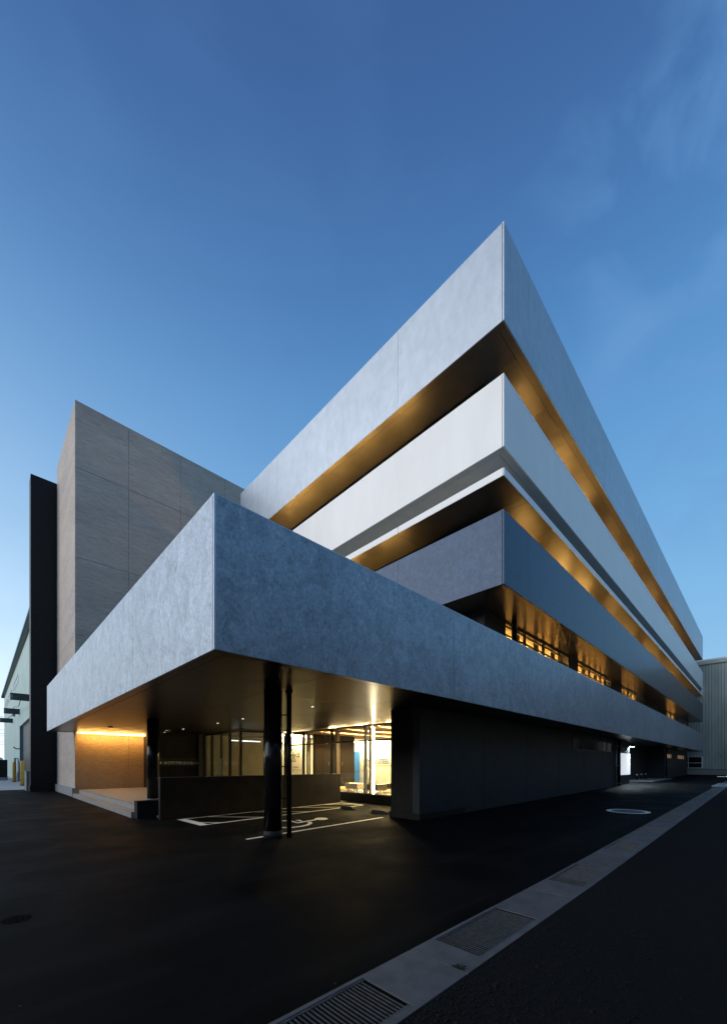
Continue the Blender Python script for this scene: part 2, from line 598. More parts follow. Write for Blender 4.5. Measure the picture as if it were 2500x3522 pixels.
def khole(x0, x1):
    """the slab beside a grate: two side strips, the bars over a dark pit"""
    cxm = (x0 + x1) / 2
    z = gz(cxm)
    rot = (0, PITCH if 6 < cxm < 37 else 0, 0)
    box('concrete_edge', x0, x1, Y0, GA, z - .25, z + .012, 'kerb_concrete', chan, 0, rot)
    box('concrete_edge', x0, x1, GB, Y1, z - .25, z + .012, 'kerb_concrete', chan, 0, rot)
    g = box('grate', x0 + .004, x1 - .004, GA + .004, GB - .004, z - .12, z - .045, 'pit', chan, 0, rot)
    near = x0 < 9
    n = 34
    p = (x1 - x0 - .03) / n
    for s in (0, 1):
        yy = GA + .004 if s == 0 else GB - .022
        box('grate_rim', x0 + .004, x1 - .004, yy, yy + .018, z - .045, z + .008, 'grate_steel', g)
    if near:
        for k in range(n):
            bx = x0 + .012 + p * k
            box('bar', bx, bx + .011, GA + .024, GB - .024, z - .045, z + .006, 'grate_steel', g)
        for yy in (GA + .15, GA + .30):
            box('cross_bar', x0 + .006, x1 - .006, yy, yy + .006, z - .04, z - .004, 'grate_steel', g)
    else:
        multi('bars', [(x0 + .012 + p * k, x0 + .012 + p * k + .014, GA + .024, GB - .024, z - .045, z + .006) for k in range(n)], 'grate_steel', g)['kind'] = 'stuff'


edge = -1.2
for (a, b_) in grates:
    if a - edge > 1.2:
        mid = edge + (a - edge) * .62 if edge > 2 else a - .31
        kslab(edge, mid - .004)
        kslab(mid + .004, a)
    elif a > 2 and a < 3:
        kslab(edge, 2.63)
        kslab(2.642, a)
    else:
        kslab(edge, a)
    khole(a, b_)
    edge = b_
kslab(edge, edge + 1.4)

# gravel strip beyond the channel
bm = bmesh.new()
gv = [[bm.verts.new((x, y, gz(x) + .006)) for y in (-60, 1.568)] for x in (-30, 6, 37.25, 90)]
for i in range(3):
    bm.faces.new((gv[i][0], gv[i + 1][0], gv[i + 1][1], gv[i][1]))
gravel = link('gravel_bed', mesh_from(bm, 'gravel_bed', 'gravel_bed'), (0, 0, 0))
tag(gravel, 'dark rough gravel ground right of the drainage channel', 'gravel', kind='structure')
bm = bmesh.new()
rr = random.Random(3)
for k in range(2600):
    x = .9 + 9 * rr.random() ** 1.8
    y = 1.55 - abs(rr.gauss(0, .16 + .1 * x))
    if y < -1.2:
        continue
    s = rr.uniform(.004, .011) * (1.35 if rr.random() < .15 else 1)
    mt = bmesh.ops.create_icosphere(bm, subdivisions=1, radius=s)
    sx, sy, sz = rr.uniform(.7, 1.3), rr.uniform(.7, 1.3), rr.uniform(.4, .8)
    for v in mt['verts']:
        v.co = Vector((v.co.x * sx * rr.uniform(.9, 1.1), v.co.y * sy * rr.uniform(.9, 1.1), v.co.z * sz)) + Vector((x, y, gz(x) + .008 + s * sz * .3))
tag(link('gravel', mesh_from(bm, 'gravel', 'pebble'), (0, 0, 0)), 'small loose stones scattered along the channel edge', 'gravel', kind='stuff')
# little weeds in the slab joint
weed = thing('weed', (2.66, 1.66, .01), 'small weed growing in the slab joint beside the grates', 'weed')
for k in range(9):
    a = k * .7
    l = rr.uniform(.03, .07)
    d = Vector((math.cos(a), math.sin(a), 0))
    s_ = Vector((-d.y, d.x, 0)) * .004
    bmw = bmesh.new()
    q = [Vector((0, 0, 0)) - s_, Vector((0, 0, 0)) + s_, d * l * .6 + s_ * 1.6 + Vector((0, 0, .02)), d * l + Vector((0, 0, .012)), d * l * .6 - s_ * 1.6 + Vector((0, 0, .02))]
    bmw.faces.new([bmw.verts.new(v) for v in q])
    bmesh.ops.solidify(bmw, geom=bmw.faces[:], thickness=.001)
    link('leaf', mesh_from(bmw, 'leaf', 'weed_green'), (2.66, 1.66, .012), weed)

# ------------------------------------------------------------------ parking bay paint
park = tag(link('parking_lines', None, (4, 8, 0)), 'white painted parking bay lines and hatched strip under the canopy', 'markings', kind='structure')
A, B, C, D = Vector((4.06, 11.82)), Vector((10.45, 12.0)), Vector((10.48, 10.72)), Vector((4.10, 10.30))


def stripe(name, p, q, w, parent, z=.005):
    d = (q - p).normalized()
    n_ = Vector((-d.y, d.x)) * w / 2
    bm_ = bmesh.new()
    top = [bm_.verts.new((v.x - 4, v.y - 8, gz(v.x) + z)) for v in (p - n_, q - n_, q + n_, p + n_)]
    bm_.faces.new(top)
    me_ = mesh_from(bm_, name, 'white_paint')
    o = bpy.data.objects.new(name, me_)
    COL.objects.link(o)
    o.parent = parent
    return o


stripe('line', A, B, .10, park)
stripe('line', B + Vector((0, -.05)), C, .10, park, .0055)
stripe('line', D, C + Vector((-.05, 0)), .10, park)
stripe('line', A + Vector((.12, .05)), D + Vector((.12, -.05)), .24, park, .0055)
stripe('line', Vector((4.05, 7.70)), Vector((8.56, 7.92)), .10, park)
for (p, q) in (((4.17, 10.98), (4.76, 10.36)), ((4.97, 11.84), (6.2, 10.46)), ((6.54, 11.88), (7.95, 10.56)), ((8.28, 11.93), (9.62, 10.68)), ((9.6, 11.97), (10.44, 11.3))):
    stripe('hatch_line', Vector(p), Vector(q), .08, park, .0045)
# wheelchair symbol, lying on its side towards the camera's right
wc = tag(link('wheelchair_symbol', None, (6, 9, 0)), 'white painted wheelchair symbol on the bay floor', 'symbol', kind='structure')


def paint(name, pts, z=.006):
    bm_ = bmesh.new()
    bm_.faces.new([bm_.verts.new((x - 6, y - 9, gz(x) + z)) for x, y in pts])
    o = bpy.data.objects.new(name, mesh_from(bm_, name, 'white_paint'))
    COL.objects.link(o)
    o.parent = wc
    return o




def floor_pt(u, v):
    """point of the bay floor under a place measured in the photograph (crop 880-1360, 2750-2910)"""
    u, v = 880 + u * .2956, 2750 + v * .2956
    a_, b2 = (u - 1250) / 1348, (2630 - v) / 1348
    t = -1.595 / b2
    return ((a_ * FY + FX) * t, (-a_ * FX + FY) * t)


paint('head', [floor_pt(760 + 78 * math.cos(k * math.pi / 12), 232 + 14 * math.sin(k * math.pi / 12)) for k in range(24)])
paint('torso', [floor_pt(*p) for p in ((700, 236), (705, 246), (560, 270), (484, 281), (478, 272), (560, 258))], .0065)
paint('arm', [floor_pt(*p) for p in ((462, 246), (512, 243), (545, 257), (518, 263), (494, 252), (468, 253))], .0068)
paint('leg', [floor_pt(*p) for p in ((405, 248), (490, 271), (484, 281), (396, 257), (230, 256), (230, 248))], .0062)
paint('wheel', [floor_pt(*p) for p in ((598, 268), (640, 264), (660, 280), (622, 303), (540, 320), (420, 334), (310, 336), (215, 326), (215, 317), (310, 325), (420, 324), (520, 311), (585, 296), (612, 280))], .006)

# wheel stops
stop_ribs = None
for (xa, ya, xb, yb, lab) in ((9.15, 10.5, 9.22, 9.85, 'black rubber wheel stop nearer the hatched strip'), (9.12, 8.95, 9.2, 8.3, 'black rubber wheel stop nearer the dark pier')):
    w = thing('wheel_stop', ((xa + xb) / 2, (ya + yb) / 2, gz(9.2)), lab, 'wheel stop', 'wheel stops')
    prof = [(-.075, 0), (.075, 0), (.045, .10), (-.045, .10)]
    L = abs(ya - yb)
    bm_ = bmesh.new()
    st = []
    for (yy, k) in ((-L / 2, .55), (-L / 2 + .06, 1), (L / 2 - .06, 1), (L / 2, .55)):
        st.append([bm_.verts.new((x, yy, z * (k if z > 0 else 1))) for x, z in prof])
    for a_, b2 in zip(st, st[1:]):
        for i in range(4):
            bm_.faces.new((a_[i], a_[(i + 1) % 4], b2[(i + 1) % 4], b2[i]))
    bm_.faces.new(st[0][::-1])
    bm_.faces.new(st[-1])
    bmesh.ops.recalc_face_normals(bm_, faces=bm_.faces[:])
    link('body', mesh_from(bm_, 'body', 'rubber'), wloc(w), w)
    for k in range(6):
        yy = wloc(w).y - L / 2 + .09 + k * (L - .18) / 5
        box('rib', wloc(w).x - .078, wloc(w).x + .05, yy - .012, yy + .012, wloc(w).z + .02, wloc(w).z + .108, 'rubber', w)

# ------------------------------------------------------------------ office building
bld = thing('office_building', (12, 6, 0), 'large office building of stacked light metal bands with glowing recessed windows', 'building')
XE = 64.3                 # far end
YF, XF = 5.32, 10.95      # planes of the two facades
YB = 21.5                 # rear of the tower
CX0, CY1 = 2.32, 24.2     # canopy
J = .010                  # half joint
XJ = [8.32 + 4.33 * k for k in range(0, 13)]


def splits(a, b_, joints, J=.010):
    e = [a] + [j for j in joints if a + .4 < j < b_ - .4] + [b_]
    return [(p + (J if i else .012), q - (J if i < len(e) - 2 else 0)) for i, (p, q) in enumerate(zip(e, e[1:]))]


def band(name, x0, y1, z0, z1, mat, soff, hollow=.9, label=None, joints_y=None, rim=.05, J=.010, trim='edge_trim'):
    """one storey-high metal band: dark core, cladding panels on its faces, soffit panels below"""
    T = .045
    core = [(x0 + T, XE - T, YF + T, y1 - T, z0 + .05, z1 - hollow)]
    if hollow:
        core += [(x0 + T, XE - T, YF + T, YF + .30, z1 - hollow, z1 - .02), (x0 + T, x0 + .30, YF + .30, y1 - T, z1 - hollow, z1 - .02)]
    o = multi(name, core, 'panel_core', bld, (x0, YF, z0))
    if label:
        o['label'] = label
    for (a, c_) in splits(x0, XE, XJ, J):
        box('panel', a, c_, YF, YF + T, z0, z1, mat, o)
    for (a, c_) in splits(YF + T, y1, joints_y or [YF + 4.06 * k for k in range(1, 9)], J):
        box('panel', x0, x0 + T, a, c_, z0, z1, mat, o)
    box('end_panel', XE - T + .001, XE, YF + T + .002, y1, z0, z1, mat, o)
    # corner trim and drip edges
    box('corner_trim', x0 - .008, x0 + .022, YF - .008, YF + .022, z0 - .002, z1 + .002, trim, o)
    box('coping', x0 + .002, XE - .002, YF + .002, YF + .30, z1 - .018, z1 + .012, trim, o)
    box('coping', x0 + .002, x0 + .30, YF + .302, y1 - .002, z1 - .018, z1 + .012, trim, o)
    # soffit: border strip, then panels
    S = .21
    za, zb = z0 + .02, z0 + .048
    box('soffit_border', x0 + rim + S, XE - T - .01, YF + rim, YF + rim + S - .008, za, zb, soff, o)
    box('soffit_border', x0 + rim, x0 + rim + S - .008, YF + rim, y1 - T, za, zb, soff, o)
    return o, za, zb, S + rim


BANDS = {}
# canopy band, first-floor level
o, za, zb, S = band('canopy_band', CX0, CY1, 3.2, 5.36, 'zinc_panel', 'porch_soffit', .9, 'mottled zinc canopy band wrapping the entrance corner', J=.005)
BANDS['canopy'] = o
box('end_panel', CX0 + .046, 3.33, CY1 - .044, CY1, 3.2, 5.36, 'zinc_panel', o)
ye = CX0 + S
yj = [YF + S] + [YF + S + 1.22 * k for k in range(1, 15)] + [CY1 - .05]
xcols = [CX0 + S, 4.58, 7.6, 10.6, 13.9]
for i in range(len(xcols) - 1):
    ee = yj if i % 2 == 0 else [YF + S, 7.9, 10.5, 13.1, 15.7, 18.3, 20.9, 24.0]
    for a, c_ in zip(ee, ee[1:]):
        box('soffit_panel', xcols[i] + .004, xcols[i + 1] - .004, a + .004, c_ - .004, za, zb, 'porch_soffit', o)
xr = 13.9
while xr < XE - 1:
    x2 = min(xr + 3.6, XE - .06)
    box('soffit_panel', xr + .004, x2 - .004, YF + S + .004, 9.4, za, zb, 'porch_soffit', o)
    xr = x2

for key, z0, z1, mat, soff, lab in (('slate', 6.90, 9.07, 'slate_panel', 'soffit_gloss', 'dark blue grey metal band above the canopy'),
                                    ('white', 10.93, 13.06, 'white_panel', 'soffit_bounce', 'smooth white metal band in mid height'),
                                    ('top', 14.63, 17.50, 'silver_panel', 'soffit_metal', 'tall pale silver parapet band at the roof')):
    hol = .9 if key != 'top' else .6
    o, za, zb, S = band('facade_band', XF, YB, z0, z1, mat, soff, hol, lab, J={'white': .0015, 'top': .004, 'slate': .004}[key], trim={'white': 'white_panel', 'top': 'edge_trim', 'slate': 'slate_panel'}[key])
    BANDS[key] = o
    ysp = [YF + S] + [YF + 4.06 * k for k in range(1, 4)] + [YB - .05]
    for a, c_ in zip(ysp, ysp[1:]):
        box('soffit_panel', XF + S, XF + 1.40, a + .004, c_ - .004, za, zb, soff, o)
    xsp = [XF + 1.40] + [12.65 + 2.165 * k for k in range(0, 24)] + [XE - .06]
    for a, c_ in zip(xsp, xsp[1:]):
        box('soffit_panel', a + .004, c_ - .004, YF + S, YF + 1.39, za, zb, soff, o)

# thin white eave under the white band
ev = multi('eave_slab', [(XF + .03, XE - .02, YF + .03, YF + 1.39, 10.11, 10.29), (XF + .03, XF + 1.40, YF + 1.39, YB - .02, 10.11, 10.29)], 'white_panel', bld, (XF, YF, 10.1))
ev['label'] = 'thin white eave below the white band'
for (a, c_) in splits(XF, XE, XJ):
    box('fascia', a, c_, YF, YF + .028, 10.08, 10.31, 'white_panel', ev)
for (a, c_) in splits(YF + .028, YB, [YF + 4.06 * k for k in range(1, 4)]):
    box('fascia', XF, XF + .028, a, c_, 10.08, 10.31, 'white_panel', ev)
xsp = [XF + 1.40] + [12.65 + 2.165 * k for k in range(0, 24)] + [XE - .06]
for a, c_ in zip(xsp, xsp[1:]):
    box('soffit_panel', a + .004, c_ - .004, YF + .03, YF + 1.39, 10.085, 10.108, 'soffit_metal', ev)
for a, c_ in zip([YF + .03, 9.38, 13.44, 17.5], [9.38, 13.44, 17.5, YB - .05]):
    box('soffit_panel', XF + .03, XF + 1.395, a + .004, c_ - .004, 10.085, 10.108, 'soffit_metal', ev)

# recessed window storeys
YW, XW = 6.71, 12.35
GROUPS = [(13.9, [15.69, 17.59, 19.52], 20.6), (22.0, [24.07, 26.18], 28.2), (30.9, [32.85, 35.0], 37.9), (48.2, [51.0, 55.7], 63.9)]


def storey(name, zf, zc, groups, left_groups, lit, label):
    """recess wall with ribbon windows, lit rooms behind"""
    st = multi(name, [(16.5, XE - .2, 10.6, YB - .3, zf, zc)], 'room_wall', bld, (XW, YW, zf))
    st['label'] = label
    # solid piers on the right-hand face
    e = XW
    spans = []
    for (a, mm, b_) in groups:
        spans.append((e, a))
        e = b_
    spans.append((e, XE - .12))
    for a, b_ in spans:
        box('pier', a, b_, YW - .02, YW + .25, zf, zc, 'panel_core', st)
    for (a, mm, b_) in groups:
        ee = [a] + mm + [b_]
        zs = zf + .12
        w_ = multi('window', [(a, b_, YW - .01, YW + .09, zc - .075, zc), (a, b_, YW - .01, YW + .09, zf, zs)]
                   + [(x - .035, x + .035, YW - .01, YW + .09, zs, zc - .075) for x in ee]
                   + [(a, b_, YW - .012, YW + .06, zc - .50, zc - .455)], 'black_frame', st, (a, YW, zf))
        for p, q in zip(ee, ee[1:]):
            box('pane', p + .036, q - .036, YW + .03, YW + .042, zs, zc - .076, 'office_glass', w_)
            # pulled-aside blind on the right of each pane
            wd = (q - p) * .27
            box('blind', q - .04 - wd, q - .05, YW + .22, YW + .26, zs, zc - .08, 'olive_blind', w_)
    # left-hand face
    e = YW + .25
    spans = []
    for (a, mm, b_) in left_groups:
        spans.append((e, a))
        e = b_
    spans.append((e, YB - .2))
    for a, b_ in spans:
        if b_ - a > .05:
            box('pier', XW - .02, XW + .25, a, b_, zf, zc, 'panel_core', st)
    for (a, mm, b_) in left_groups:
        ee = [a] + mm + [b_]
        w_ = multi('window', [(XW - .01, XW + .09, a, b_, zc - .075, zc), (XW - .01, XW + .09, a, b_, zf, zf + .12)]
                   + [(XW - .01, XW + .09, y - .035, y + .035, zf + .12, zc - .075) for y in ee], 'black_frame', st, (XW, a, zf))
        for p, q in zip(ee, ee[1:]):
            box('pane', XW + .03, XW + .042, p + .036, q - .036, zf + .121, zc - .076, 'office_glass', w_)
    # room lining
    box('room_ceiling', XW + .26, XE - .25, YW + .26, 10.58, zc - .03, zc - .004, 'room_ceiling', st)
    box('room_ceiling', XW + .26, 16.4, 10.59, YB - .3, zc - .03, zc - .004, 'room_ceiling', st)
    # ceiling lamps on the first floor, added low strips above
    for (x0, x1) in lit:
        if zf < 6:
            for yy in (7.7, 9.0):
                box('lamp', x0, x1, yy, yy + .09, zc - .09, zc - .05, 'room_tube', st)
        else:
            for k in range(max(1, round((x1 - x0) / 4.2))):      # hidden strips added, spaced to leave separate gold pools on the soffit
                n_ = max(1, round((x1 - x0) / 4.2))
                a, w_ = x0 + (x1 - x0) * k / n_, (x1 - x0) / n_
                box('lamp', a + w_ * .25, a + w_ * .80, YW + .30, YW + .36, zf + .14, zf + .18, 'soffit_glow_strip', st)
        box('end_wall', x1 + .35, x1 + .45, YW + .27, 10.55, zf, zc - .035, 'room_wall', st)
    return st


storey('window_storey', 5.36 - .88, 6.915, GROUPS, [(14.5, [17.0], 19.5)], [(13.6, 21.2), (22.3, 28.3), (31.2, 36), (48.5, 55)], 'recessed first floor windows glowing amber')
UP = [(14.6, [17, 19.2], 26.5), (27.5, [30, 33], 36.2), (38.2, [41], 45.5), (47.0, [50, 53], 57), (59, [61], 63.6)]
s3 = storey('window_storey', 9.07 - .88, 10.115, UP, [(9.0, [11, 13], 15.0)], [(14.8, 26), (28, 35.8), (38.6, 45), (47.4, 56.6), (59.4, 62)], 'recessed second floor windows glowing gold')
s4 = storey('window_storey', 13.06 - .88, 14.645, UP, [(7.2, [9.3, 11.4, 13.5, 15.6], 20.4)], [(14.8, 26), (28, 35.8), (38.6, 45), (47.4, 56.6), (59.4, 62)], 'recessed top floor windows glowing gold')
for a, b_ in ((9.9, 11.3), (12.2, 13.5), (14.2, 15.6), (16.4, 19.6)):
    box('lamp', XW + .30, XW + .36, a, b_, 13.06 - .74, 13.06 - .70, 'soffit_glow_strip', s4)  # hidden strip added to throw gold light up on the left soffit
for a, b_ in ((10.6, 11.8), (13.0, 14.8)):
    box('lamp', XW + .30, XW + .36, a, b_, 9.07 - .74, 9.07 - .70, 'soffit_glow_strip', s3)
# blank wall between eave and white band
box('recess_wall', XW, XE - .1, YW - .02, YW + .2, 10.29, 10.95, 'soffit_bounce', bld)
box('recess_wall', XW, XW + .2, YW + .2, YB - .1, 10.29, 10.95, 'soffit_bounce', bld)
# terrace post and ledge behind the canopy parapet
cyl('terrace_post', 14.1, 6.45, 4.48, 6.92, .10, 'black_metal', bld)
rl = box('terrace_rail', 11.7, 11.74, 6.3, 14, 6.02, 6.06, 'black_metal', bld)
for k in range(5):
    box('rail_post', 11.7, 11.735, 6.35 + 1.8 * k, 6.39 + 1.8 * k, 4.48, 6.02, 'grey_metal', rl)

# ground floor: right-hand dark wall with the thick pier at the porch
gf = box('ground_floor_wall', 8.84, 33.4, 6.78, 7.02, -.3, 3.245, 'dark_cladding', bld)
gf['label'] = 'dark ground floor wall along the driveway'
box('pier', 8.84, 11.2, 7.02, 7.85, -.3, 3.244, 'dark_wall', gf)
box('plinth', 8.80, 11.2, 6.74, 7.89, -.3, .20, 'dark_wall', gf)
box('plinth', 11.2, 33.4, 6.75, 6.78, -.3, .18, 'dark_cladding', gf)
for k in range(1, 6):
    x = 8.84 + 3.6 * k
    box('wall_seam', x - .01, x + .01, 6.776, 6.782, .18, 3.2, 'panel_core', gf)
# strip window high in that wall
wx = [21.46, 22.96, 24.68, 26.61, 27.6, 28.86]
hw = multi('window', [(21.4, 28.95, 6.755, 6.80, 2.96, 3.03), (21.4, 28.95, 6.755, 6.80, 2.33, 2.40)] + [(x - .05, x + .05, 6.755, 6.80, 2.40, 2.96) for x in wx], 'black_frame', gf, (21.4, 6.76, 2.3))
for a, b_ in zip(wx, wx[1:]):
    box('pane', a + .05, b_ - .05, 6.772, 6.779, 2.40, 2.96, 'dark_glass', hw)
# recessed yard entrance
ent = box('yard_recess', 33.4, 47.7, 8.2, 8.4, -.3, 3.245, 'dark_cladding', bld)
box('side_wall', 33.16, 33.4, 7.02, 8.2, -.3, 3.24, 'dark_cladding', ent)
dr = box('door', 36.2, 38.2, 8.15, 8.2, .2, 2.5, 'dark_steel', ent)
box('door_handle', 36.35, 36.39, 8.08, 8.15, 1.1, 1.5, 'grey_metal', dr)
gf2 = box('ground_floor_wall', 47.7, 63.85, 6.78, 8.4, -.3, 3.245, 'dark_cladding', bld)
for (a, b_) in ((48.9, 49.7), (49.9, 50.8), (51.1, 51.5), (55.9, 56.5), (56.9, 58.0), (58.4, 59.4), (60.0, 60.6)):
    fr = box('window', a - .06, b_ + .06, 6.76, 6.78, 2.18, 2.68, 'black_frame', gf2)
    box('pane', a, b_, 6.752, 6.76, 2.24, 2.62, 'amber_window', fr)
yl = multi('yard_lamp', [(33.42, 33.45, 6.45, 6.95, 2.86, 3.02), (33.70, 33.73, 6.45, 6.95, 2.86, 3.02), (33.45, 33.70, 6.45, 6.48, 2.86, 3.02), (33.45, 33.70, 6.92, 6.95, 2.86, 3.02), (33.40, 33.42, 6.79, 6.9, 2.9, 3.0)], 'black_frame', ent, (33.5, 6.7, 2.9))
box('lens', 33.455, 33.695, 6.485, 6.915, 2.915, 2.925, 'yard_light', yl)
box('lens_cover', 33.452, 33.698, 6.482, 6.918, 2.926, 2.94, 'black_frame', yl)
box('uplight', 33.5, 33.65, 6.52, 6.88, 2.95, 2.96, 'soft_uplight', yl)
# downpipes with brackets
for (x, y, r, z0, m_) in ((29.3, 6.66, .05, .1, 'grey_metal'), (29.85, 6.62, .09, .1, 'black_metal'), (48.15, 6.68, .05, .2, 'black_metal')):
    dp = cyl('downpipe', x, y, z0, 3.21, r, m_, bld)
    for zz in (.35, 1.5, 2.75):
        box('bracket', x - r - .02, x + r + .02, y - r - .01, 6.78, zz, zz + .04, 'grey_metal', dp)
# rest of the ground storey behind the lobby
box('rear_wall', 19.6, 33.1, 21.3, 21.5, -.3, 3.245, 'dark_cladding', bld)

# porch columns
for (x, y, z0) in ((4.58, 7.50, 0), (4.44, 15.3, .35)):
    c_ = cyl('column', x, y, z0, 3.222, .197, 'black_metal', bld, 48)
    if z0 == 0:
        cyl('collar', x, y, 0, .165, .205, 'collar_grey', c_, 48)
    else:
        cyl('collar', x, y, z0, z0 + .03, .215, 'grey_metal', c_, 48)
dp = cyl('downpipe', 4.84, 7.27, 0, 3.222, .055, 'black_metal', bld, 24)
for zz in (.85, 1.55, 2.05, 2.35, 2.68):
    tube('bracket', [(4.70, 7.38, zz), (4.80, 7.30, zz)], .012, 'black_metal', dp)
cyl('flange', 4.84, 7.27, 3.17, 3.219, .08, 'black_metal', dp, 24)
# soffit spots
for y in (8.83, 12.89, 14.94, 18.57, 21.1):
    d_ = cyl('downlight', 6.65, y, 3.212, 3.222, .055, 'black_frame', bld, 20)
    cyl('lens', 6.65, y, 3.207, 3.2125, .04, 'spot_glow', d_, 20)
box('detector', 6.3, 6.5, 19.8, 19.95, 3.19, 3.22, 'white_metal', bld)
box('detector', 3.9, 4.05, 19.4, 19.55, 3.17, 3.22, 'black_frame', bld)

# ------------------------------------------------------------------ lobby
LX = 11.2
FL = .35
lob = box('lobby_floor', LX, 19.4, 7.03, 21.3, .05, FL, 'lobby_floor', bld)
box('lobby_floor', 8.8, LX - .001, 17.2, 21.3, .05, FL - .002, 'lobby_floor', lob)
box('plinth', LX - .08, LX - .001, 7.86, 17.2, -.2, FL + .02, 'dark_wall', lob)
lw = box('lobby_wall', 19.4, 19.6, 7.03, 21.5, 0, 3.22, 'plaster', bld)
box('back_wall', 8.5, 13.0, 21.3, 21.5, 0, 3.24, 'olive_wall', bld)
box('back_wall', 13.0, 19.4, 21.3, 21.5, 0, 3.24, 'plaster', bld)
lc = box('lobby_ceiling', LX + .07, 19.4, 7.03, 21.3, 3.225, 3.245, 'plaster', bld)
box('ceiling', 8.8, LX, 17.25, 21.3, 3.207, 3.24, 'olive_wall', lc)
for k in range(44):
    y = 7.9 + .20 * k
    box('slat', LX + .05, 19.3, y, y + .06, 3.09, 3.17, 'slat_wood', lc)
for y in (8.6, 10.4, 12.2, 14.0):
    box('lamp', LX + .4, 18.6, y + .07, y + .17, 3.185, 3.215, 'lobby_tube', lc)
box('lamp', 18.6, 18.7, 9.2, 20.8, 3.14, 3.20, 'wall_wash', lc)
# glazing on X = LX
gy = [7.86, 9.2, 11.34, 13.47, 15.6, 17.2]
gl = multi('lobby_glazing', [(LX - .04, LX + .06, 7.86, 17.2, 3.14, 3.205), (LX - .04, LX + .06, 7.86, 17.2, 2.53, 2.59), (LX - .04, LX + .06, 7.86, 17.2, FL + .02, FL + .07)]
           + [(LX - .04, LX + .08, y - .035, y + .035, FL + .07, 3.14) for y in gy[1:]], 'black_frame', bld, (LX, 7.86, FL))
for a, b_ in zip(gy, gy[1:]):
    for (za, zb) in ((FL + .071, 2.53), (2.59, 3.14)):
        box('pane', LX + .005, LX + .017, a + .036, b_ - .036, za, zb, 'clear_glass', gl)
for y in (11.1, 13.25, 15.4):
    box('inner_post', LX + .15, LX + .35, y + .06, y + .16, FL, 3.2, 'post_tan', gl)
box('line_light', LX + .13, LX + .19, 11.0, 11.06, FL + .02, 3.2, 'line_light', gl)
# vestibule: doors on X = 8.73, side glass on Y = 17.2
dy_ = [17.2, 18.25, 19.2, 20.3, 21.1]
vg = multi('vestibule', [(8.69, 8.79, 17.2, 21.3, 3.13, 3.205), (8.69, 8.79, 21.1, 21.3, FL, 3.13), (8.69, 8.81, 17.14, 17.26, FL, 3.13)]
           + [(8.69, 8.79, y - w / 2, y + w / 2, FL, 3.13) for y, w in ((18.25, .12), (19.2, .06), (20.3, .12))]
           + [(8.8, LX - .05, 17.16, 17.24, 3.13, 3.205), (8.8, LX - .05, 17.16, 17.24, FL, FL + .06), (9.98, 10.04, 17.16, 17.24, FL + .06, 3.13)], 'black_frame', bld, (8.7, 17.2, FL))
for a, b_ in zip(dy_, dy_[1:]):
    box('pane', 8.735, 8.747, a + .06, b_ - .06, FL, 3.13, 'clear_glass', vg)
for a, b_ in ((8.81, 9.98), (10.04, LX - .05)):
    box('pane', a, b_, 17.195, 17.207, FL + .06, 3.13, 'clear_glass', vg)
for y in (19.08, 19.32):
    box('door_handle', 8.64, 8.69, y - .015, y + .015, 1.0, 1.9, 'grey_metal', vg)
box('lamp', 9.6, 11.3, 19.85, 19.92, 2.86, 2.90, 'white_tube', vg)
# wall beside the doors that carries the name
box('entrance_wall', 6.4, 8.69, 21.5, 21.8, .1, 3.245, 'dark_wall', bld)
box('entrance_wall', 6.4, 6.7, 21.8, 23.69, .1, 3.245, 'dark_wall', bld)
sg = thing('wall_sign', (7.4, 21.48, 1.7), 'dark name board with metal letters beside the glass doors', 'sign')
box('board', 6.45, 8.62, 21.47, 21.499, 1.46, 1.92, 'black_frame', sg)
text('lettering', '共英製鋼株式会社', .185, 'steel_letter', (6.72, 21.465, 1.60), (math.pi / 2, 0, 0), sg, .006, .004)
text('lettering', '山口事業所', .13, 'steel_letter', (7.92 + .15, 21.465, 1.61), (math.pi / 2, 0, 0), sg, .006, .002)
box('logo_mark', 6.55, 6.63, 21.462, 21.47, 1.62, 1.74, 'steel_letter', sg)
# dark partition with a light slot at its foot
pt = box('partition', 11.75, 14.4, 15.4, 15.55, FL + .09, 3.12, 'partition', bld)
box('foot_light', 11.8, 14.35, 15.42, 15.53, FL + .005, FL + .085, 'floor_glow', pt)
for x in (12.6, 13.5):
    box('latch', x, x + .03, 15.38, 15.4, 1.55, 1.72, 'grey_metal', pt)
# lit wall with emblem
ew = box('emblem_wall', 11.55, 13.6, 18.5, 18.62, FL, 3.25, 'plaster', bld)
box('lamp', 11.6, 13.5, 18.05, 18.12, 3.16, 3.20, 'wall_wash', ew)
em = thing('emblem', (12.6, 18.49, 2.1), 'bronze four armed wheel emblem with slogan on lit lobby wall', 'emblem')
ec = Vector((12.6, 18.498, 2.12))
frame = None
for k in range(4):
    a = k * math.pi / 2
    U = Vector((math.cos(a), 0, math.sin(a)))
    Vv = Vector((-math.sin(a), 0, math.cos(a)))
    bm_ = bmesh.new()
    outer = [(.07, -.035), (.37, -.135), (.37, .135), (.07, .035)]
    inner = [(.115, -.022), (.335, -.092), (.335, .092), (.115, .022)]
    lo_ = [bm_.verts.new(U * p + Vv * q) for p, q in outer]
    li_ = [bm_.verts.new(U * p + Vv * q) for p, q in inner]
    for i in range(4):
        j = (i + 1) % 4
        bm_.faces.new((lo_[i], lo_[j], li_[j], li_[i]))
    ret = bmesh.ops.extrude_face_region(bm_, geom=bm_.faces[:])
    bmesh.ops.translate(bm_, verts=[v for v in ret['geom'] if isinstance(v, bmesh.types.BMVert)], vec=(0, -.02, 0))
    bmesh.ops.recalc_face_normals(bm_, faces=bm_.faces[:])
    link('arm', mesh_from(bm_, 'arm', 'bronze_letter'), ec, em)
bm_ = bmesh.new()
ri, ro = [], []
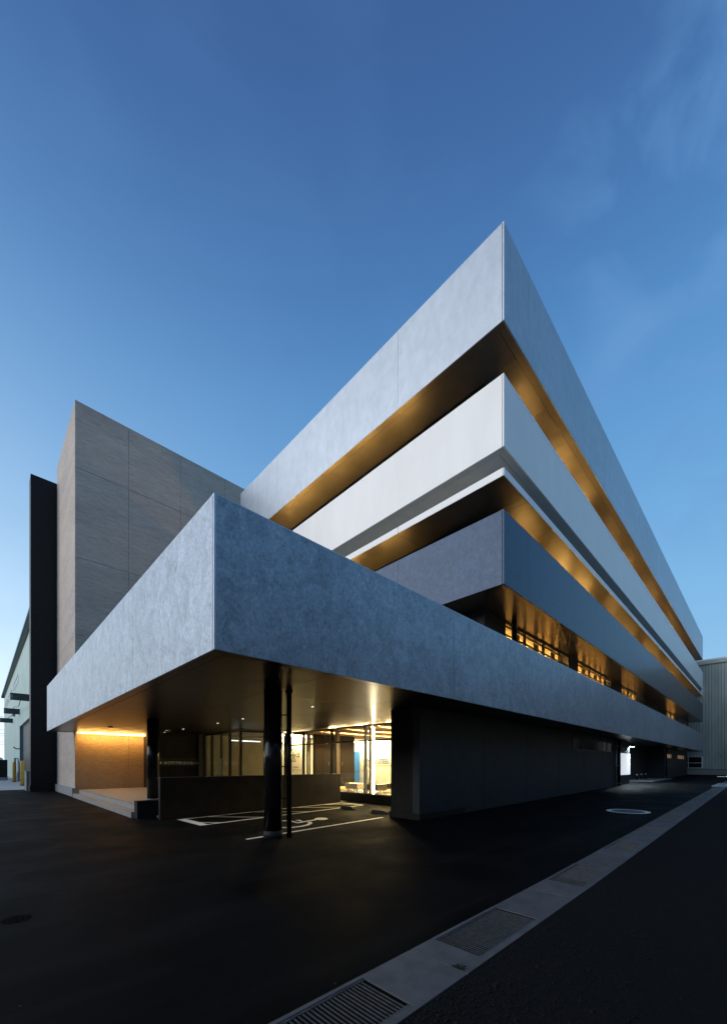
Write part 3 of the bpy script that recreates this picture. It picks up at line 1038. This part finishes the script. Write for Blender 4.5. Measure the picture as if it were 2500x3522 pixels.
for k in range(20):
    t = 2 * math.pi * k / 20
    ri.append(bm_.verts.new((.04 * math.cos(t), 0, .04 * math.sin(t))))
    ro.append(bm_.verts.new((.062 * math.cos(t), 0, .062 * math.sin(t))))
for k in range(20):
    bm_.faces.new((ri[k], ri[(k + 1) % 20], ro[(k + 1) % 20], ro[k]))
ret = bmesh.ops.extrude_face_region(bm_, geom=bm_.faces[:])
bmesh.ops.translate(bm_, verts=[v for v in ret['geom'] if isinstance(v, bmesh.types.BMVert)], vec=(0, -.02, 0))
bmesh.ops.recalc_face_normals(bm_, faces=bm_.faces[:])
link('ring', mesh_from(bm_, 'ring', 'bronze_letter'), ec, em)
text('slogan', 'Spirit of Challenge', .105, 'bronze_letter', (12.14, 18.492, 1.42), (math.pi / 2, 0, 0), em, .004, .001)
for k, wd in enumerate((.45, .9, .4)):
    box('slogan_line', 12.28, 12.28 + wd, 18.488, 18.499, 1.33 - .055 * k, 1.342 - .055 * k, 'bronze_letter', em)
# lit vertical slots
for x in (12.05, 12.35):
    box('slot_light', x, x + .14, 16.6, 16.66, FL, 2.75, 'slot_light', bld)
# name letters on the white wall
nm = thing('wall_lettering', (19.38, 15, 1.9), 'large dark blue letters spelling a company name on white lobby wall', 'lettering')
text('lettering', 'KYOEI STEEL', .42, 'blue_letter', (19.385, 19.72, 1.66), (math.pi / 2, 0, -math.pi / 2), nm, .01, .008)
box('underline', 19.375, 19.395, 16.6, 19.6, 1.50, 1.53, 'slat_wood', nm)
# vending machine
vm = thing('vending_machine', (18.7, 20.6, FL), 'blue vending machine against the white lobby wall', 'vending machine')
box('cabinet', 18.4, 19.3, 20.1, 21.1, FL, 2.5, 'blue_plastic', vm, .02)
box('lit_display', 18.385, 18.4, 20.2, 21.0, 2.15, 2.24, 'machine_glow', vm)
box('lit_display', 18.385, 18.4, 20.2, 21.0, 2.32, 2.40, 'machine_glow', vm)
box('hatch', 18.38, 18.4, 20.2, 21.0, 1.25, 1.5, 'black_frame', vm)
box('ledge', 18.34, 18.4, 20.15, 21.05, 1.2, 1.235, 'grey_metal', vm)


def bench(x0, x1, y0, y1, label, mat):
    b0 = thing('bench', ((x0 + x1) / 2, (y0 + y1) / 2, FL), label, 'bench', 'lobby benches')
    s = box('seat', x0, x1, y0, y1, FL + .16, FL + .40, mat, b0, .02)
    for x in (x0 + .1, x1 - .1):
        for y in (y0 + .1, y1 - .1):
            cyl('leg', x, y, FL, FL + .162, .016, 'black_frame', b0, 12, .026)
    return b0


bench(11.85, 12.45, 12.5, 13.3, 'cream leather bench by the dark partition', 'cream_leather')
bench(12.9, 13.5, 11.0, 12.3, 'dark leather bench behind the line light', 'dark_leather')
bench(11.9, 12.5, 11.3, 12.1, 'dark leather bench between the two mullions', 'dark_leather')
bench(11.85, 12.45, 9.3, 10.45, 'cream leather bench nearest the dark pier', 'cream_leather')

# ------------------------------------------------------------------ porch: steps, ramp wall
stp = thing('entrance_steps', (5, 18, 0), 'low stone platform with two steps under the lit wall', 'steps')
box('deck', 3.50, 8.72, 13.1, 23.66, -.1, FL, 'deck_stone', stp)
box('deck', 8.721, LX - .09, 13.1, 17.14, -.1, FL, 'deck_stone', stp)
box('step', 3.22, 3.499, 13.18, 23.4, -.1, .175, 'deck_stone', stp)
box('nosing', 3.49, 3.53, 13.1, 23.4, FL - .03, FL + .004, 'plinth_concrete', stp)
ck = thing('cheek_wall', (3.6, 13, 0), 'low dark block closing the end of the steps', 'wall')
box('block', 3.28, 4.3, 12.78, 13.09, -.1, .52, 'dark_wall', ck, .006)
rp = multi('ramp', [(3.8, 11.1, 12.3, 12.77, -.1, .06)], 'plinth_concrete')
tag(rp, 'narrow concrete path between the ramp wall and the steps', 'path', kind='structure')
rw = thing('ramp_wall', (7, 12.2, 0), 'long dark waist high wall between parking bay and steps', 'wall')
box('wall', 3.70, 10.55, 12.12, 12.28, -.1, 1.205, 'dark_wall', rw, .008)
box('coping', 3.698, 10.552, 12.11, 12.29, 1.206, 1.222, 'dark_steel', rw)

# ------------------------------------------------------------------ stair tower
tw = thing('stair_tower', (10, 27, 0), 'tall windowless stair tower of streaked grey concrete panels', 'tower')
TX0, TY0, TX1, TY1, TH = 3.35, 23.69, 20.0, 30.0, 19.57
box('core', TX0 + .06, TX1, TY0 + .06, TY1, 0, TH - .05, 'panel_core', tw)
hz = [.0, 3.35, 7.99, 11.84, 16.27, TH]
vx = [TX0] + [5.67 + 2.66 * k for k in range(6)]
for a, b_ in zip(hz, hz[1:]):
    for p, q in zip(vx, vx[1:]):
        mt_ = 'tower_concrete'
        if b_ < 4:
            if p > 6:
                continue
            mt_ = 'chipped_stone'
        box('panel', p + (.006 if p > TX0 else 0), q - .009, TY0, TY0 + .07, a + (.009 if a else 0), b_ - .009, mt_, tw)
    box('panel', TX0, TX0 + .07, TY0 + .0705, 26.8, a + .006, b_ - .006, 'tower_concrete', tw)
    box('panel', TX0, TX0 + .07, 26.812, TY1, a + .006, b_ - .006, 'tower_concrete', tw)
box('plinth', TX0 - .10, TX0, TY0 + .1, TY1, -.1, .42, 'plinth_concrete', tw)
# cove light above the lit wall
cv = box('cove_light', TX0 + .08, 6.38, TY0 - .31, TY0 - .285, 3.152, 3.160, 'cove_light', bld)
box('light_rail', TX0 + .06, 6.39, TY0 - .335, TY0 - .26, 3.1605, 3.215, 'white_metal', cv)

# black slab beyond the tower
bs = thing('dark_wall', (2.7, 30.4, 0), 'tall flat black wall standing left of the stair tower', 'wall')
box('slab', 2.13, 7, 30.02, 30.9, .36, 18.65, 'black_slab', bs, .006)
box('foot', 2.09, 7, 29.98, 30.94, -.1, .36, 'black_slab', bs, .006)

# ------------------------------------------------------------------ green factory
fac = thing('factory', (3, 60, 0), 'pale mint green factory hall left of the black wall', 'factory')
GX = 2.64
sm = [0, 4.3, 6.13, 9.24, 11.6]
for a, b_ in zip(sm, sm[1:]):
    for (p, q) in ((31, 38.2), (38.2, 47.9), (47.9, 80)):
        if p == 38.2 and b_ < 6.2:
            if a == 4.3:
                box('wall_panel', GX, GX + .3, p + .01, q - .01, 5.1, b_ - .012, 'mint_wall', fac)
            continue
        box('wall_panel', GX, GX + .3, p + (.01 if p != 31 else 0), q - .01, a, b_ - .012, 'mint_wall', fac)
box('hall', GX + .3, 40, 31.2, 80, 0, 11.6, 'mint_wall', fac)
box('eave', GX - .25, 40, 30.8, 80.3, 11.6, 11.85, 'black_frame', fac)
box('gutter', GX - .36, GX - .25, 30.8, 80.3, 11.62, 11.78, 'teal_reveal', fac)
dr = box('door', GX + .24, GX + .29, 38.2, 47.9, 0, 5.1, 'dark_steel', fac)
for k in range(22):
    box('door_slat', GX + .21, GX + .24, 38.25, 47.85, .05 + .23 * k, .23 + .23 * k, 'dark_steel', dr)
box('door_jamb', GX - .01, GX + .6, 47.88, 48.0, 0, 5.1, 'teal_reveal', fac)
for (a, b_) in ((50, 56.7), (60.6, 67.7), (70.2, 77)):
    w_ = multi('window', [(GX - .03, GX + .02, a, b_, 9.5, 9.58), (GX - .03, GX + .02, a, b_, 10.18, 10.26)] + [(GX - .03, GX + .02, a + (b_ - a) * k / 4 - .05, a + (b_ - a) * k / 4 + .05, 9.58, 10.18) for k in range(5)], 'grey_metal', fac, (GX, a, 9.5))
    box('pane', GX - .015, GX - .005, a + .06, b_ - .06, 9.58, 10.18, 'dark_glass', w_)
for y in (37.7, 48.3, 58.8):
    br = multi('steel_bracket', [(1.56, GX, y - .1, y + .1, 6.70, 6.73), (1.56, GX, y - .1, y + .1, 6.24, 6.27), (1.56, GX, y - .012, y + .012, 6.27, 6.70), (2.22, 2.25, y - .09, y + .09, 6.27, 6.70)], 'dark_steel', fac, (2, y, 6.4))
    for k in range(4):
        for s in (0, 1):
            cyl_ = box('bolt_hole', 1.60 + .07 * s, 1.63 + .07 * s, y - .016, y - .0125, 6.36 + .08 * k, 6.385 + .08 * k, 'white_metal', br)
box('junction_box', 2.15, 2.35, 48.2, 48.4, 6.02, 6.23, 'grey_metal', fac)
tube('cable', [(2.1, 37.7, 6.24), (2.08, 38.6, 5.95), (2.14, 42, 6.2), (2.2, 46, 6.7), (2.2, 48.2, 6.74)], .02, 'wire_black', fac)
tube('cable', [(2.2, 48.3, 6.2), (1.6, 48.6, 5.6), (.6, 49, 5.5), (-1.5, 50, 6.4)], .018, 'wire_black', fac)
lampw = tube('wall_lamp', [(GX, 48.25, 3.05), (2.45, 48.25, 3.02), (2.2, 48.25, 3.2)], .05, 'dark_steel', fac)
meter = multi('valve_cabinet', [(2.30, 2.62, 48.4, 48.9, 0, 1.9)], 'grey_metal', fac)
box('meter', 2.32, 2.6, 49.4, 49.8, 1.6, 2.2, 'grey_metal', fac)
tube('pipe', [(2.45, 48.15, .02), (2.45, 48.15, .8), (2.52, 48.15, .9), (2.5, 48.15, 2.1)], .09, 'white_metal', fac)

for (x, y, lab) in ((2.19, 46.6, 'yellow steel guard post farther from the black wall'), (2.24, 38.1, 'yellow steel guard post nearer the black wall')):
    p = thing('guard_post', (x, y, .03), lab, 'bollard', 'yellow guard posts by the factory door')
    cyl('post', x, y, .03, 1.86, .125, 'yellow_paint', p, 24, None, .07)
    cyl('base_ring', x, y, .03, .06, .17, 'dark_steel', p, 24)
lwall = thing('low_wall', (2.3, 31.6, 0), 'short grey concrete wall stub at the foot of the black wall', 'wall')
box('wall', 2.0, 2.6, 31.0, 32.28, -.1, 1.17, 'plinth_concrete', lwall, .01)
box('coping', 1.98, 2.62, 30.98, 32.3, 1.171, 1.20, 'grey_metal', lwall)
bf = thing('screen_fence', (-2, 53, 0), 'black screen fence at the back of the concrete apron', 'fence')
for k in range(8):
    x = 1.95 - .9 * k
    box('fence_panel', x - .89, x, 52.8, 52.86, .30, 2.05, 'black_slab', bf)
    box('fence_post', x - .03, x + .03, 52.86, 52.92, .03, 2.05, 'black_frame', bf)
box('base_kerb', -6, 2.0, 52.6, 52.95, .0, .30, 'plinth_concrete', bf)
tk = thing('storage_tank', (-.5, 57, 0), 'pale green tank with rounded top behind the black fence', 'tank')
bm = bmesh.new()
bmesh.ops.create_uvsphere(bm, u_segments=32, v_segments=12, radius=1.0)
for v in bm.verts:
    v.co = Vector((v.co.x * 2.4, v.co.y * 1.5, max(v.co.z, 0) * .5 + (2.15 if v.co.z >= 0 else 0)))
for f in bm.faces:
    f.smooth = True
link('shell', mesh_from(bm, 'shell', 'tank_paint'), (-.6, 57, 0), tk)
box('hatch', -.3, .3, 56.8, 57.2, 2.6, 2.75, 'tank_paint', tk)
# overhead wires
wr = thing('overhead_wires', (-30, 120, 0), 'thin overhead power wires at the far left edge', 'wires')
for z, y in ((12.5, 120), (9.6, 121), (8.8, 122), (8.2, 120.5), (6.9, 121.5), (6.4, 122.5)):
    tube('wire', [(-60, y, z), (-20, y, z - .4), (10, y, z - .1), (60, y, z + .6)], .035, 'wire_black', wr, 6)
box('splice_box', 4.0, 4.9, 119.7, 120.3, 10.4, 11.6, 'dark_steel', wr, .1)
tube('hanger', [(4.45, 120, 11.6), (4.45, 120, 12.4)], .04, 'wire_black', wr)

# ------------------------------------------------------------------ grey warehouse at the far end
WX = 67.5
wh = thing('warehouse', (WX, 6, 0), 'grey green ribbed metal warehouse behind the far end', 'warehouse')
box('hall', WX + .08, WX + 25, -10, 30, 0, 15.0, 'panel_core', wh)
for k in range(72):
    y = -4 + .30 * k
    box('siding_panel', WX, WX + .08, y + .02, y + .28, 1.0, 14.6, 'siding', wh)
    box('rib', WX - .03, WX, y + .235, y + .28, 1.0, 14.6, 'siding', wh)
box('plinth', WX - .02, WX + .08, -10, 30, -.2, .97, 'plinth_concrete', wh)
box('drip_rail', WX - .08, WX - .001, -10, 30, .97, 1.0, 'dark_steel', wh)
box('fascia', WX - .25, WX + .08, -10, 30, 14.6, 15.05, 'siding', wh)
box('coping', WX - .28, WX + .1, -10, 30, 15.05, 15.22, 'white_metal', wh)
wwin = multi('window', [(WX - .10, WX - .031, a, b_, c_, d) for a, b_, c_, d in ((5.55, 5.7, 1.1, 2.65), (7.0, 7.08, 1.1, 2.65), (5.7, 9, 1.1, 1.18), (5.7, 9, 2.57, 2.65), (5.7, 9, 1.76, 1.82))], 'white_metal', wh, (WX, 6, 1.1))
box('pane', WX - .06, WX - .05, 5.7, 9, 1.18, 2.57, 'dark_glass', wwin)
vb = box('vent_hood', WX - .55, WX - .03, 5.55, 5.75, 10.6, 11.7, 'white_metal', wh)
box('vent_arm', WX - .5, WX - .03, 5.75, 6.8, 10.55, 10.65, 'white_metal', wh)
cyl('blue_marker', WX - .04, 3.85, 2.6, 2.75, .05, 'blue_plastic', wh)

# factory known from its reflection; shed and grey block added to cut low light
sh = thing('glow_block_shed', (-49, 40, 0), 'unseen long shed added to block low glow, mirrored dimly in the lobby glass', 'shed')
box('hall', -56, -42, -40, 150, 0, 10.5, 'opposite_wall', sh)
bm = bmesh.new()
q = [(-56.5, 10.5), (-41.5, 10.5), (-49, 12.6)]
e0 = [bm.verts.new((x, -40.5, z)) for x, z in q]
e1 = [bm.verts.new((x, 150.5, z)) for x, z in q]
bm.faces.new(e0)
bm.faces.new(e1[::-1])
for i in range(3):
    bm.faces.new((e0[i], e1[i], e1[(i + 1) % 3], e0[(i + 1) % 3]))
bmesh.ops.recalc_face_normals(bm, faces=bm.faces[:])
link('roof', mesh_from(bm, 'roof', 'dark_steel'), (0, 0, 0), sh).location = -Vector((-49, 40, 0))
ow = thing('opposite_factory', (60, -10, 0), 'plain grey factory across the driveway mirrored dimly in the metal bands', 'factory')
box('hall', 44, 110, -30, -7, 0, 11.5, 'opposite_wall', ow)
ob = thing('sky_block', (0, -12, 0), 'unseen plain grey block behind the camera, added to shade the canopy front', 'office block')
box('block', -25, 30, -30, -9.5, 0, 10, 'opposite_wall', ob)  # unseen mass added to hide low sky from the canopy front and ground
box('roof', -25.5, 30.5, -30.5, -9.1, 10, 10.3, 'dark_steel', ob)
box('roof', 43.5, 110.5, -30.5, -6.6, 11.5, 11.9, 'dark_steel', ow)

# ------------------------------------------------------------------ yard things
sp = thing('sign_panel', (31.7, 6.75, 1.6), 'glowing blank white panel on the dark driveway wall', 'sign panel')
box('case', 30.06, 33.30, 6.70, 6.778, .84, 2.40, 'black_frame', sp)
box('diffuser', 30.12, 33.24, 6.69, 6.70, .88, 2.36, 'sign_light', sp)

mh = thing('manhole_cover', (15.0, 3.08, gz(15)), 'round black manhole cover with thick white painted ring', 'manhole')
bm = bmesh.new()
ri, ro = [], []
for k in range(48):
    t = 2 * math.pi * k / 48
    ri.append(bm.verts.new((.47 * math.cos(t), .47 * math.sin(t), 0)))
    ro.append(bm.verts.new((.60 * math.cos(t), .60 * math.sin(t), 0)))
for k in range(48):
    bm.faces.new((ri[k], ri[(k + 1) % 48], ro[(k + 1) % 48], ro[k]))
link('painted_ring', mesh_from(bm, 'painted_ring', 'white_paint'), (15, 3.08, gz(15) + .008), mh, (0, PITCH, 0))
lid = cyl('lid', 15, 3.08, gz(15) - .03, gz(15) + .009, .465, 'dark_steel', mh, 40)
for k in range(5):
    for j in range(5):
        if (k - 2) ** 2 + (j - 2) ** 2 < 7:
            box('stud', 15 + (k - 2) * .16 - .04, 15 + (k - 2) * .16 + .04, 3.08 + (j - 2) * .16 - .04, 3.08 + (j - 2) * .16 + .04, gz(15) + .009, gz(15) + .015, 'dark_steel', lid)
m2 = thing('manhole_cover', (.27, 5.4, 0), 'tiny worn black valve cover in the left foreground', 'manhole')
lid = cyl('lid', .27, 5.4, -.03, .004, .125, 'pit', m2, 32)
for k in range(5):
    for j in range(5):
        if (k - 2) ** 2 + (j - 2) ** 2 < 5:
            box('stud', .27 + (k - 2) * .045 - .014, .27 + (k - 2) * .045 + .014, 5.4 + (j - 2) * .045 - .014, 5.4 + (j - 2) * .045 + .014, .004, .009, 'pit', lid)
for k, (x, lab) in enumerate(((40.2, 'low dark post with pale cap nearest the glowing panel'), (41.9, 'low dark post with pale cap in the middle of three'), (43.6, 'low dark post with pale cap farthest from the glowing panel'))):
    p = thing('low_post', (x, 7.6, .25), lab, 'post', 'low posts in the yard recess')
    cyl('stem', x, 7.6, .2, .66, .05, 'black_metal', p, 16)
    cyl('cap', x, 7.6, .66, .78, .07, 'white_metal', p, 16, None, .04)
rmp = multi('pavement', [(37, 47, 6.0, 8.18, -.1, .262)], 'plinth_concrete')
tag(rmp, 'small concrete landing before the yard recess', 'pavement', kind='structure')
ba = thing('barrier_frame', (33, 1.75, .25), 'small white tubular frame lying at the far end of the channel', 'barrier')
tube('frame', [(31.5, 2.2, .29), (31.6, 1.55, .29), (37, 1.5, .75), (37, 2.3, .75)], .03, 'white_metal', ba)
box('sheet', 32, 36.8, 1.62, 2.2, .27, .30, 'teal_reveal', ba)
